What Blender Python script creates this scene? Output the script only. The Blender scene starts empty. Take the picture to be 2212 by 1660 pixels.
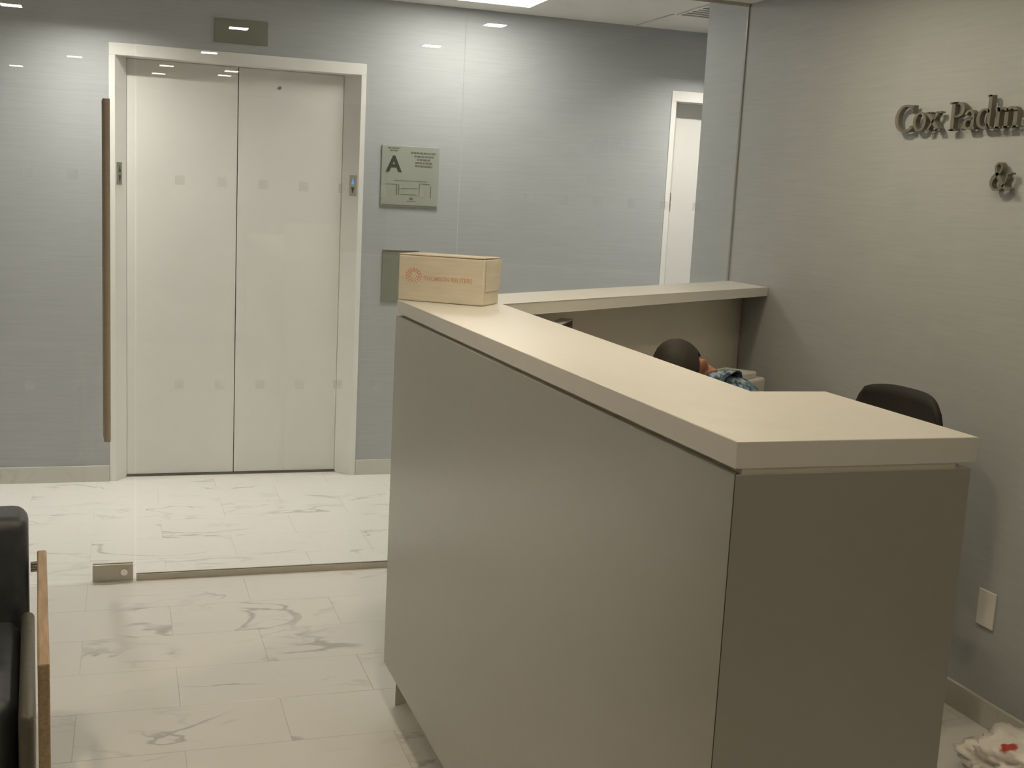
import bpy, bmesh, math, random
from mathutils import Vector, Matrix, noise

random.seed(7)
sc = bpy.context.scene
C = sc.collection

# ------------------------------------------------------------------ camera
W_PX, F_PX = 2212.0, 2516.73
YAW, PITCH, ROLL = 0.32494, -0.15508, 0.05063
HC = 1.523


def cam_axes():
    f = Vector((math.sin(YAW) * math.cos(PITCH), math.cos(YAW) * math.cos(PITCH), math.sin(PITCH)))
    r0 = Vector((math.cos(YAW), -math.sin(YAW), 0))
    u0 = r0.cross(f)
    r = math.cos(ROLL) * r0 + math.sin(ROLL) * u0
    u = -math.sin(ROLL) * r0 + math.cos(ROLL) * u0
    return r, u, f


cd = bpy.data.cameras.new('camera')
cd.sensor_fit = 'HORIZONTAL'
cd.sensor_width = 36.0
cd.lens = 36.0 * F_PX / W_PX
cd.clip_start = 0.05
cam = bpy.data.objects.new('camera', cd)
C.objects.link(cam)
_r, _u, _f = cam_axes()
cam.matrix_world = Matrix((
    (_r.x, _u.x, -_f.x, 0.0),
    (_r.y, _u.y, -_f.y, 0.0),
    (_r.z, _u.z, -_f.z, HC),
    (0, 0, 0, 1)))
sc.camera = cam

# ------------------------------------------------------------------ world, exposure, light levels
wd = bpy.data.worlds.new('world')
sc.world = wd
wd.use_nodes = True
wd.node_tree.nodes['Background'].inputs[0].default_value = (0.02, 0.02, 0.02, 1)
wd.node_tree.nodes['Background'].inputs[1].default_value = 0.0
sc.view_settings.view_transform = 'Standard'
sc.view_settings.look = 'None'
sc.view_settings.gamma = 1.0
sc.view_settings.use_curve_mapping = False
sc.view_settings.exposure = 0.05
sc.cycles.max_bounces = 7
sc.cycles.use_adaptive_sampling = True
sc.cycles.adaptive_threshold = 0.03
sc.cycles.diffuse_bounces = 4
sc.cycles.glossy_bounces = 3
sc.cycles.transmission_bounces = 3
sc.cycles.transparent_max_bounces = 12
RECEPTION_LIGHT = 170.0         # emission of the reception downlight lenses
RECEPTION_TINT = (1.0, 0.85, 0.60)
WASHER_LIGHT = 670.0            # lobby downlights along the lift wall
LOBBY_TINT = (1.0, 0.935, 0.84)
PANEL_LIGHT = 14.5              # square ceiling panel in the lobby

# ------------------------------------------------------------------ measured layout (metres)
YB = 6.183     # lift wall
YG = 4.570     # glass partition
XW = 2.516     # right wall of reception
YE = 4.938     # end of the right wall in the lobby
ZR = 2.400     # reception ceiling
ZL = 2.524     # lobby ceiling
X0, X1 = -2.6, 4.5
Y0 = -2.6

# ------------------------------------------------------------------ helpers


def new_obj(name, bm, m, parent=None, smooth=False):
    me = bpy.data.meshes.new(name)
    bm.normal_update()
    bm.to_mesh(me)
    bm.free()
    if smooth:
        for p in me.polygons:
            p.use_smooth = True
    if m is not None:
        for q in (m if isinstance(m, (list, tuple)) else [m]):
            me.materials.append(q)
    o = bpy.data.objects.new(name, me)
    C.objects.link(o)
    if parent is not None:
        o.parent = parent
    return o


def tag(o, label=None, cat=None, group=None, kind=None):
    if label:
        o['label'] = label
    if cat:
        o['category'] = cat
    if group:
        o['group'] = group
    if kind:
        o['kind'] = kind
    return o


def thing(name, label, cat, loc=(0, 0, 0), rz=0.0, group=None):
    o = bpy.data.objects.new(name, None)
    C.objects.link(o)
    o.location = loc
    o.rotation_euler = (0, 0, rz)
    o.empty_display_size = 0.1
    return tag(o, label, cat, group)


def box(bm, a, b, bev=0.0):
    x0, x1 = sorted((a[0], b[0]))
    y0, y1 = sorted((a[1], b[1]))
    z0, z1 = sorted((a[2], b[2]))
    r = bmesh.ops.create_cube(bm, size=1.0)
    for v in r['verts']:
        v.co = Vector(((v.co.x + .5) * (x1 - x0) + x0, (v.co.y + .5) * (y1 - y0) + y0, (v.co.z + .5) * (z1 - z0) + z0))
    if bev > 0:
        es = list({e for v in r['verts'] for e in v.link_edges})
        bmesh.ops.bevel(bm, geom=es, offset=bev, segments=2, affect='EDGES', profile=0.5)


def bbox(a, b, bev=0.0):
    bm = bmesh.new()
    box(bm, a, b, bev)
    return bm


def prism(bm, pts, z0, z1, bev=0.0):
    lo = [bm.verts.new((p[0], p[1], z0)) for p in pts]
    hi = [bm.verts.new((p[0], p[1], z1)) for p in pts]
    fs = []
    n = len(pts)
    area = sum(pts[i][0] * pts[(i + 1) % n][1] - pts[(i + 1) % n][0] * pts[i][1] for i in range(n))
    if area < 0:
        lo.reverse()
        hi.reverse()
    fs.append(bm.faces.new(hi))
    fs.append(bm.faces.new(lo[::-1]))
    for i in range(n):
        j = (i + 1) % n
        fs.append(bm.faces.new((lo[i], lo[j], hi[j], hi[i])))
    if bev > 0:
        es = list({e for f in fs for e in f.edges})
        bmesh.ops.bevel(bm, geom=es, offset=bev, segments=2, affect='EDGES', profile=0.5)


def cyl(bm, a, b, r0, r1=None, seg=20, caps=True):
    r1 = r0 if r1 is None else r1
    a, b = Vector(a), Vector(b)
    d = b - a
    rot = d.to_track_quat('Z', 'Y').to_matrix().to_4x4()
    bmesh.ops.create_cone(bm, cap_ends=caps, segments=seg, radius1=r0, radius2=r1, depth=d.length,
                          matrix=Matrix.Translation((a + b) / 2) @ rot)


def ball(bm, c, r, sub=3, rot=None):
    r = (r, r, r) if not isinstance(r, (tuple, list)) else r
    M = Matrix.Translation(c)
    if rot is not None:
        M = M @ rot.to_4x4()
    bmesh.ops.create_icosphere(bm, subdivisions=sub, radius=1.0, matrix=M @ Matrix.Diagonal((r[0], r[1], r[2], 1)))


def dup(o, parent=None):
    c = o.copy()
    C.objects.link(c)
    c.parent = parent
    for ch in list(o.children):
        dup(ch, c)
    return c

# ------------------------------------------------------------------ materials


def _mat(name):
    m = bpy.data.materials.new(name)
    m.use_nodes = True
    nt = m.node_tree
    b = nt.nodes['Principled BSDF']
    return m, nt, b


def N(nt, t, **kw):
    n = nt.nodes.new(t)
    for k, v in kw.items():
        setattr(n, k, v)
    return n


def rgba(c):
    return (c[0], c[1], c[2], 1.0)


def plain(name, col, rough=0.5, metal=0.0, var=0.06, scale=6.0, stretch=(1, 1, 1), bump=0.0, spec=0.5, coat=0.0):
    """colour with a gentle procedural variation and optional fine relief"""
    m, nt, b = _mat(name)
    tc = N(nt, 'ShaderNodeTexCoord')
    mp = N(nt, 'ShaderNodeMapping')
    mp.inputs['Scale'].default_value = stretch
    no = N(nt, 'ShaderNodeTexNoise')
    no.inputs['Scale'].default_value = scale
    no.inputs['Detail'].default_value = 6
    rp = N(nt, 'ShaderNodeValToRGB')
    rp.color_ramp.elements[0].position = 0.3
    rp.color_ramp.elements[1].position = 0.7
    rp.color_ramp.elements[0].color = rgba([c * (1 - var) for c in col])
    rp.color_ramp.elements[1].color = rgba([min(1, c * (1 + var)) for c in col])
    nt.links.new(tc.outputs['Object'], mp.inputs['Vector'])
    nt.links.new(mp.outputs[0], no.inputs['Vector'])
    nt.links.new(no.outputs[0], rp.inputs[0])
    nt.links.new(rp.outputs[0], b.inputs['Base Color'])
    b.inputs['Roughness'].default_value = rough
    b.inputs['Metallic'].default_value = metal
    b.inputs['Specular IOR Level'].default_value = spec
    b.inputs['Coat Weight'].default_value = coat
    if bump > 0:
        bp = N(nt, 'ShaderNodeBump')
        bp.inputs['Strength'].default_value = bump
        bp.inputs['Distance'].default_value = 0.002
        nt.links.new(no.outputs[0], bp.inputs['Height'])
        nt.links.new(bp.outputs[0], b.inputs['Normal'])
    return m


def grasscloth(name, col):
    """wallpaper of fine horizontal fibres"""
    m, nt, b = _mat(name)
    tc = N(nt, 'ShaderNodeTexCoord')
    mp = N(nt, 'ShaderNodeMapping')
    mp.inputs['Scale'].default_value = (7.0, 7.0, 210.0)
    no = N(nt, 'ShaderNodeTexNoise')
    no.inputs['Scale'].default_value = 1.0
    no.inputs['Detail'].default_value = 5
    no.inputs['Roughness'].default_value = 0.65
    mp2 = N(nt, 'ShaderNodeMapping')
    mp2.inputs['Scale'].default_value = (4.0, 4.0, 110.0)
    no2 = N(nt, 'ShaderNodeTexNoise')
    no2.inputs['Scale'].default_value = 1.0
    no2.inputs['Detail'].default_value = 3
    ad = N(nt, 'ShaderNodeMath', operation='ADD')
    ml = N(nt, 'ShaderNodeMath', operation='MULTIPLY')
    ml.inputs[1].default_value = 0.5
    rp = N(nt, 'ShaderNodeValToRGB')
    rp.color_ramp.elements[0].position = 0.32
    rp.color_ramp.elements[1].position = 0.68
    rp.color_ramp.elements[0].color = rgba([c * 0.94 for c in col])
    rp.color_ramp.elements[1].color = rgba([c * 1.06 for c in col])
    nt.links.new(tc.outputs['Object'], mp.inputs['Vector'])
    nt.links.new(tc.outputs['Object'], mp2.inputs['Vector'])
    nt.links.new(mp.outputs[0], no.inputs['Vector'])
    nt.links.new(mp2.outputs[0], no2.inputs['Vector'])
    nt.links.new(no.outputs[0], ad.inputs[0])
    nt.links.new(no2.outputs[0], ad.inputs[1])
    nt.links.new(ad.outputs[0], ml.inputs[0])
    nt.links.new(ml.outputs[0], rp.inputs[0])
    nt.links.new(rp.outputs[0], b.inputs['Base Color'])
    bp = N(nt, 'ShaderNodeBump')
    bp.inputs['Strength'].default_value = 0.15
    bp.inputs['Distance'].default_value = 0.001
    nt.links.new(no.outputs[0], bp.inputs['Height'])
    nt.links.new(bp.outputs[0], b.inputs['Normal'])
    b.inputs['Roughness'].default_value = 0.55
    b.inputs['Specular IOR Level'].default_value = 0.3
    return m


def marble(name, col, vein, rough=0.22, per_piece=True, amount=0.62):
    """polished white marble tile: sparse grey veins, shifted from tile to tile"""
    m, nt, b = _mat(name)
    ge = N(nt, 'ShaderNodeNewGeometry')
    vec = ge.outputs['Position']
    if per_piece:
        oi = N(nt, 'ShaderNodeObjectInfo')
        mu = N(nt, 'ShaderNodeMath', operation='MULTIPLY')
        mu.inputs[1].default_value = 37.0
        cx = N(nt, 'ShaderNodeCombineXYZ')
        va = N(nt, 'ShaderNodeVectorMath', operation='ADD')
        nt.links.new(oi.outputs['Random'], mu.inputs[0])
        nt.links.new(mu.outputs[0], cx.inputs[2])
        nt.links.new(mu.outputs[0], cx.inputs[0])
        nt.links.new(vec, va.inputs[0])
        nt.links.new(cx.outputs[0], va.inputs[1])
        vec = va.outputs[0]
    mp = N(nt, 'ShaderNodeMapping')
    mp.inputs['Rotation'].default_value = (0, 0, 0.55)
    mp.inputs['Scale'].default_value = (1.0, 2.1, 1.0)
    nt.links.new(vec, mp.inputs['Vector'])

    def ridge(scale, width, dist):
        no = N(nt, 'ShaderNodeTexNoise')
        no.inputs['Scale'].default_value = scale
        no.inputs['Detail'].default_value = 5
        no.inputs['Roughness'].default_value = 0.5
        no.inputs['Distortion'].default_value = dist
        nt.links.new(mp.outputs[0], no.inputs['Vector'])
        s = N(nt, 'ShaderNodeMath', operation='SUBTRACT')
        s.inputs[1].default_value = 0.5
        a = N(nt, 'ShaderNodeMath', operation='ABSOLUTE')
        r = N(nt, 'ShaderNodeMapRange')
        r.interpolation_type = 'SMOOTHSTEP'
        r.inputs['From Min'].default_value = 0.0
        r.inputs['From Max'].default_value = width
        r.inputs['To Min'].default_value = 1.0
        r.inputs['To Max'].default_value = 0.0
        nt.links.new(no.outputs[0], s.inputs[0])
        nt.links.new(s.outputs[0], a.inputs[0])
        nt.links.new(a.outputs[0], r.inputs['Value'])
        return r.outputs[0]

    def mask(scale, lo, hi):
        no = N(nt, 'ShaderNodeTexNoise')
        no.inputs['Scale'].default_value = scale
        no.inputs['Detail'].default_value = 2
        nt.links.new(vec, no.inputs['Vector'])
        r = N(nt, 'ShaderNodeMapRange')
        r.interpolation_type = 'SMOOTHSTEP'
        r.inputs['From Min'].default_value = lo
        r.inputs['From Max'].default_value = hi
        nt.links.new(no.outputs[0], r.inputs['Value'])
        return r.outputs[0]

    def mul(a, c):
        x = N(nt, 'ShaderNodeMath', operation='MULTIPLY')
        nt.links.new(a, x.inputs[0])
        if isinstance(c, float):
            x.inputs[1].default_value = c
        else:
            nt.links.new(c, x.inputs[1])
        return x.outputs[0]
    v1 = mul(ridge(1.25, 0.020, 0.9), mask(2.6, 0.45, 0.62))
    v2 = mul(mul(ridge(2.6, 0.028, 0.6), mask(2.2, 0.54, 0.68)), 0.4)
    mx = N(nt, 'ShaderNodeMath', operation='MAXIMUM')
    nt.links.new(v1, mx.inputs[0])
    nt.links.new(v2, mx.inputs[1])
    f = mul(mx.outputs[0], amount)
    mix = N(nt, 'ShaderNodeMix', data_type='RGBA')
    mix.inputs['A'].default_value = rgba(col)
    mix.inputs['B'].default_value = rgba(vein)
    nt.links.new(f, mix.inputs['Factor'])
    nt.links.new(mix.outputs['Result'], b.inputs['Base Color'])
    b.inputs['Roughness'].default_value = rough
    b.inputs['Specular IOR Level'].default_value = 0.5
    return m


def emitter(name, col, strength):
    m, nt, b = _mat(name)
    nt.nodes.remove(b)
    e = N(nt, 'ShaderNodeEmission')
    e.inputs['Color'].default_value = rgba(col)
    e.inputs['Strength'].default_value = strength
    nt.links.new(e.outputs[0], nt.nodes['Material Output'].inputs['Surface'])
    return m


def sheet_glass(name, tint, ior=1.62):
    """flat architectural glass: clear straight through, Fresnel mirror on the outer faces"""
    m, nt, b = _mat(name)
    nt.nodes.remove(b)
    tr = N(nt, 'ShaderNodeBsdfTransparent')
    tr.inputs['Color'].default_value = rgba(tint)
    gl = N(nt, 'ShaderNodeBsdfGlossy')
    gl.inputs['Roughness'].default_value = 0.0
    gl.inputs['Color'].default_value = (1, 1, 1, 1)
    fr = N(nt, 'ShaderNodeFresnel')
    fr.inputs['IOR'].default_value = ior
    ge = N(nt, 'ShaderNodeNewGeometry')
    inv = N(nt, 'ShaderNodeMath', operation='SUBTRACT')
    inv.inputs[0].default_value = 1.0
    mu = N(nt, 'ShaderNodeMath', operation='MULTIPLY')
    mix = N(nt, 'ShaderNodeMixShader')
    nt.links.new(ge.outputs['Backfacing'], inv.inputs[1])
    nt.links.new(inv.outputs[0], mu.inputs[0])
    nt.links.new(fr.outputs[0], mu.inputs[1])
    nt.links.new(mu.outputs[0], mix.inputs['Fac'])
    nt.links.new(tr.outputs[0], mix.inputs[1])
    nt.links.new(gl.outputs[0], mix.inputs[2])
    nt.links.new(mix.outputs[0], nt.nodes['Material Output'].inputs['Surface'])
    return m


def frosted_film(name, col, opacity):
    m, nt, b = _mat(name)
    nt.nodes.remove(b)
    tr = N(nt, 'ShaderNodeBsdfTransparent')
    df = N(nt, 'ShaderNodeBsdfDiffuse')
    df.inputs['Color'].default_value = rgba(col)
    tl = N(nt, 'ShaderNodeBsdfTranslucent')
    tl.inputs['Color'].default_value = rgba(col)
    m1 = N(nt, 'ShaderNodeMixShader')
    m1.inputs['Fac'].default_value = 0.9
    m2 = N(nt, 'ShaderNodeMixShader')
    m2.inputs['Fac'].default_value = opacity
    nt.links.new(df.outputs[0], m1.inputs[1])
    nt.links.new(tl.outputs[0], m1.inputs[2])
    nt.links.new(tr.outputs[0], m2.inputs[1])
    nt.links.new(m1.outputs[0], m2.inputs[2])
    nt.links.new(m2.outputs[0], nt.nodes['Material Output'].inputs['Surface'])
    return m


def shirt_cloth(name):
    m, nt, b = _mat(name)
    tc = N(nt, 'ShaderNodeTexCoord')
    vo = N(nt, 'ShaderNodeTexNoise')
    vo.inputs['Scale'].default_value = 38
    vo.inputs['Detail'].default_value = 3
    vo.inputs['Distortion'].default_value = 1.2
    rp = N(nt, 'ShaderNodeValToRGB')
    rp.color_ramp.interpolation = 'LINEAR'
    els = rp.color_ramp.elements
    els[0].position, els[0].color = 0.36, (0.012, 0.022, 0.04, 1)
    els[1].position, els[1].color = 0.66, (0.34, 0.40, 0.42, 1)
    e = els.new(0.5)
    e.color = (0.07, 0.125, 0.19, 1)
    nt.links.new(tc.outputs['Object'], vo.inputs['Vector'])
    nt.links.new(vo.outputs[0], rp.inputs[0])
    nt.links.new(rp.outputs[0], b.inputs['Base Color'])
    b.inputs['Roughness'].default_value = 0.85
    return m


def bag_plastic(name):
    m, nt, b = _mat(name)
    tc = N(nt, 'ShaderNodeTexCoord')
    no = N(nt, 'ShaderNodeTexNoise')
    no.inputs['Scale'].default_value = 9
    no.inputs['Detail'].default_value = 3
    rp = N(nt, 'ShaderNodeValToRGB')
    els = rp.color_ramp.elements
    els[0].position, els[0].color = 0.575, (0.74, 0.70, 0.66, 1)
    els[1].position, els[1].color = 0.625, (0.45, 0.06, 0.04, 1)
    nt.links.new(tc.outputs['Object'], no.inputs['Vector'])
    nt.links.new(no.outputs[0], rp.inputs[0])
    nt.links.new(rp.outputs[0], b.inputs['Base Color'])
    b.inputs['Roughness'].default_value = 0.35
    b.inputs['Transmission Weight'].default_value = 0.0
    b.inputs['Subsurface Weight'].default_value = 0.0
    return m


M = {}
M['wallpaper'] = grasscloth('grey_grasscloth', (0.415, 0.435, 0.445))
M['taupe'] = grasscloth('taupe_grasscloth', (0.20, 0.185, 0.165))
M['paint'] = plain('off_white_paint', (0.70, 0.69, 0.66), 0.7, var=0.02)
M['ceiling'] = plain('ceiling_paint', (0.74, 0.73, 0.70), 0.8, var=0.02)
M['marble'] = marble('white_marble_tile', (0.80, 0.785, 0.76), (0.36, 0.36, 0.35))
M['base'] = marble('marble_skirting', (0.60, 0.585, 0.545), (0.30, 0.30, 0.28), rough=0.35, per_piece=False)
M['grout'] = plain('grout', (0.64, 0.615, 0.575), 0.9, scale=60)
M['glass'] = sheet_glass('clear_sheet_glass', (0.975, 0.985, 0.98))
M['film'] = frosted_film('frosted_film', (0.50, 0.50, 0.48), 0.12)
M['steel'] = plain('brushed_steel', (0.50, 0.46, 0.39), 0.4, 0.5, var=0.08, scale=20, stretch=(40, 1, 1))
M['bronze'] = plain('brushed_bronze_steel', (0.40, 0.335, 0.265), 0.45, 0.2, var=0.08, scale=20, stretch=(1, 1, 40))
M['chrome'] = plain('polished_chrome', (0.75, 0.73, 0.70), 0.12, 1.0, var=0.02)
M['lift_white'] = plain('white_enamel', (0.76, 0.755, 0.73), 0.38, var=0.015)
M['lift_frame'] = plain('white_lift_frame', (0.80, 0.795, 0.77), 0.42, var=0.015)
M['seal'] = plain('grey_green_glass_edge', (0.30, 0.32, 0.29), 0.35)
M['dark_gap'] = plain('dark_sill', (0.10, 0.095, 0.085), 0.6)
M['plaque'] = plain('grey_green_glass_plaque', (0.205, 0.215, 0.175), 0.3, var=0.03)
M['sign_plate'] = plain('pale_green_sign_plate', (0.33, 0.35, 0.305), 0.35, var=0.03)
M['ink'] = plain('dark_print', (0.045, 0.05, 0.035), 0.6)
M['ink_soft'] = plain('soft_print', (0.14, 0.15, 0.115), 0.6)
M['blue_lamp'] = emitter('blue_lantern_lamp', (0.25, 0.6, 1.0), 0.55)
M['slab'] = plain('white_solid_surface', (0.72, 0.70, 0.665), 0.32, var=0.012, scale=30)
M['laminate'] = plain('silver_grey_laminate', (0.45, 0.435, 0.40), 0.30, 0.3, var=0.012, scale=25)
M['kick'] = plain('dark_toe_kick', (0.10, 0.09, 0.075), 0.6)
M['inner'] = plain('cream_laminate', (0.80, 0.75, 0.65), 0.5, var=0.02)
M['card'] = plain('cream_cardboard', (0.68, 0.615, 0.51), 0.75, var=0.05, scale=14, stretch=(1, 1, 8))
M['tape'] = plain('clear_brown_tape', (0.58, 0.48, 0.34), 0.3, var=0.03)
M['red_print'] = plain('faded_orange_red_print', (0.62, 0.36, 0.24), 0.7, var=0.1)
M['letter'] = plain('aged_steel_letters', (0.20, 0.185, 0.15), 0.42, 0.35, var=0.06, scale=30)
M['white_plastic'] = plain('white_plastic', (0.72, 0.70, 0.66), 0.4, var=0.01)
M['grey_plastic'] = plain('grey_plastic', (0.42, 0.40, 0.36), 0.5)
M['black_plastic'] = plain('black_plastic', (0.020, 0.019, 0.016), 0.5)
M['black_mesh'] = plain('black_chair_fabric', (0.014, 0.013, 0.010), 0.8, scale=200, bump=0.3)
M['leather'] = plain('navy_black_leather', (0.048, 0.053, 0.060), 0.42, var=0.15, scale=40, bump=0.2)
M['leather_side'] = plain('taupe_leather', (0.13, 0.12, 0.10), 0.45, var=0.1, scale=40, bump=0.2)
M['wood'] = plain('light_oak', (0.42, 0.30, 0.19), 0.45, var=0.18, scale=5, stretch=(30, 2, 30))
M['screen'] = plain('dark_screen', (0.018, 0.018, 0.016), 0.2)
M['skin'] = plain('skin', (0.36, 0.165, 0.10), 0.55, var=0.08, scale=10)
M['hair'] = plain('short_dark_hair', (0.022, 0.016, 0.011), 0.7, var=0.4, scale=220, bump=0.6)
M['shirt'] = shirt_cloth('blue_patterned_shirt')
M['trousers'] = plain('dark_trousers', (0.05, 0.05, 0.06), 0.8)
M['shoe'] = plain('black_shoes', (0.02, 0.018, 0.016), 0.5)
M['bag'] = bag_plastic('white_plastic_bag')
M['baffle'] = plain('grey_baffle', (0.30, 0.29, 0.27), 0.6)
M['lens_warm'] = emitter('warm_downlight_lens', RECEPTION_TINT, RECEPTION_LIGHT)
M['lens_dim'] = emitter('dimmed_downlight_lens', RECEPTION_TINT, RECEPTION_LIGHT * 0.24)
M['lens_bright'] = emitter('bright_downlight_lens', RECEPTION_TINT, RECEPTION_LIGHT * 1.55)
M['lens_brightest'] = emitter('brightest_downlight_lens', RECEPTION_TINT, RECEPTION_LIGHT * 1.45)
M['lens_half'] = emitter('half_level_downlight_lens', RECEPTION_TINT, RECEPTION_LIGHT * 0.7)
M['lens_lobby'] = emitter('lobby_downlight_lens', LOBBY_TINT, WASHER_LIGHT)
M['lens_panel'] = emitter('lobby_panel_lens', LOBBY_TINT, PANEL_LIGHT)

# ------------------------------------------------------------------ floor: running-bond marble tiles on a screed
floor = new_obj('floor', bbox((X0, Y0, -0.08), (X1, YB + 0.25, -0.0105)), M['grout'])
bm = bbox((X0, Y0, -0.0104), (X1, YB + 0.1, -0.0015))
new_obj('grout_bed', bm, M['grout'], floor)
tag(floor, 'white marble tile floor with fine grey veins', None, kind='structure')
TW, TH, GAP = 0.58, 0.2895, 0.0014
ROW0, COL0 = 3.0895, -0.135          # a row joint and an upright joint read off the photograph
full_tile = None
tiles = []
iy0 = math.floor((-1.3 - ROW0) / TH)
iy1 = math.ceil((YB - ROW0) / TH)
for iy in range(iy0, iy1):
    ya, yb = ROW0 + iy * TH, ROW0 + (iy + 1) * TH
    yb = min(yb, YB - 0.001)
    off = COL0 + (TW / 2 if iy % 2 else 0.0)
    xmax = XW if (ya + yb) / 2 < YE else X1
    ix = math.floor((X0 - off) / TW)
    while off + ix * TW < xmax - 0.01:
        xa, xb = max(X0, off + ix * TW), min(xmax, off + (ix + 1) * TW)
        ix += 1
        if xb - xa < 0.02 or yb - ya < 0.02:
            continue
        tiles.append((xa + GAP / 2, xb - GAP / 2, ya + GAP / 2, yb - GAP / 2))


def tile_mesh(w, h):
    bm = bmesh.new()
    box(bm, (-w / 2, -h / 2, -0.0014), (w / 2, h / 2, 0.0))
    es = [e for e in bm.edges if all(v.co.z > -0.0005 for v in e.verts)]
    bmesh.ops.bevel(bm, geom=es, offset=0.0005, segments=1, affect='EDGES')
    me = bpy.data.meshes.new('tile')
    bm.to_mesh(me)
    bm.free()
    me.materials.append(M['marble'])
    return me


tile_cache = {}
for (xa, xb, ya, yb) in tiles:
    k = (round(xb - xa, 4), round(yb - ya, 4))
    if k not in tile_cache:
        tile_cache[k] = tile_mesh(*k)
    o = bpy.data.objects.new('tile', tile_cache[k])
    C.objects.link(o)
    o.location = ((xa + xb) / 2, (ya + yb) / 2, 0)
    o.parent = floor
# plain bed of the same stone behind the camera
bm = bbox((X0, Y0, -0.0014), (XW, ROW0 + iy0 * TH - 0.001, 0.0))
o = new_obj('tile_bed', bm, M['marble'], floor)
tag(o, kind='stuff')

# ------------------------------------------------------------------ walls and ceilings
LIFT_W0, LIFT_W1, LIFT_TOP = -0.072, 1.197, 2.192     # outer edges of the lift frame
LIFT2_DX = 2.953 - LIFT_W0
bm = bmesh.new()
TK = 0.26
e0, e1, et = LIFT_W0 + 0.004, LIFT_W1 - 0.004, LIFT_TOP - 0.004
box(bm, (X0, YB, 0), (e0, YB + TK, ZL))
box(bm, (e1, YB, 0), (e0 + LIFT2_DX, YB + TK, ZL))
box(bm, (e1 + LIFT2_DX, YB, 0), (X1, YB + TK, ZL))
box(bm, (e0, YB, et), (e1, YB + TK, ZL))
box(bm, (e0 + LIFT2_DX, YB, et), (e1 + LIFT2_DX, YB + TK, ZL))
box(bm, (e0, YB + TK - 0.02, 0), (e1, YB + TK, et))
box(bm, (e0 + LIFT2_DX, YB + TK - 0.02, 0), (e1 + LIFT2_DX, YB + TK, et))
tag(new_obj('wall_back', bm, M['wallpaper']), 'grey grasscloth wall around the lift doors', kind='structure')
bm = bbox((XW, Y0, 0), (X1, YE, ZL + 0.1))
tag(new_obj('wall_right', bm, M['wallpaper']), 'grey grasscloth wall behind the reception desk', kind='structure')
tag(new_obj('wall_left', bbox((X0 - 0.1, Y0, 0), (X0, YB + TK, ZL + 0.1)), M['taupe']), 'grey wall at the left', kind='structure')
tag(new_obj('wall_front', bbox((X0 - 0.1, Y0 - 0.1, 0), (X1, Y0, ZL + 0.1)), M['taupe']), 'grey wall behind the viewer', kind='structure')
tag(new_obj('wall_end', bbox((X1, YE, 0), (X1 + 0.1, YB + TK, ZL + 0.1)), M['wallpaper']), 'grey wall closing the lobby', kind='structure')
tag(new_obj('ceiling', bbox((X0, Y0, ZR), (XW, YG + 0.035, ZL + 0.1)), M['ceiling']), 'white reception ceiling', kind='structure')
WASH = (-1.87, -0.17, 1.545, 3.15)
WASH_D, WASH_S, WASH_R = 0.50, 0.13, 0.072       # distance from the wall, aperture, recess depth
bm = bmesh.new()
wy0, wy1 = YB - WASH_D - WASH_S / 2, YB - WASH_D + WASH_S / 2
box(bm, (X0, YG + 0.035, ZL), (X1, wy0, ZL + 0.1))
box(bm, (X0, wy1, ZL), (X1, YB + TK, ZL + 0.1))
xs = [X0] + [v for w in WASH for v in (w - WASH_S / 2, w + WASH_S / 2)] + [X1]
for i in range(0, len(xs), 2):
    box(bm, (xs[i], wy0, ZL), (xs[i + 1], wy1, ZL + 0.1))
box(bm, (X0, YG + 0.035, ZL + 0.1), (X1, YB + TK, ZL + 0.12))
tag(new_obj('ceiling', bm, M['ceiling']), 'white lobby ceiling', kind='structure')

BBH = 0.083
bm = bmesh.new()
box(bm, (X0, YB - 0.012, 0), (LIFT_W0 - 0.002, YB, BBH), 0.002)
box(bm, (LIFT_W1 + 0.002, YB - 0.012, 0), (LIFT_W0 + LIFT2_DX - 0.002, YB, BBH), 0.002)
tag(new_obj('baseboard_back', bm, M['base']), 'pale marble skirting below the lift wall', kind='structure')
bm = bmesh.new()
box(bm, (XW - 0.012, Y0, 0), (XW, YG - 0.01, BBH), 0.002)
box(bm, (XW - 0.012, YG + 0.01, 0), (XW, YE, BBH), 0.002)
tag(new_obj('baseboard_right', bm, M['base']), 'pale skirting below the right wall', kind='structure')

# ------------------------------------------------------------------ lift doorways


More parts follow.
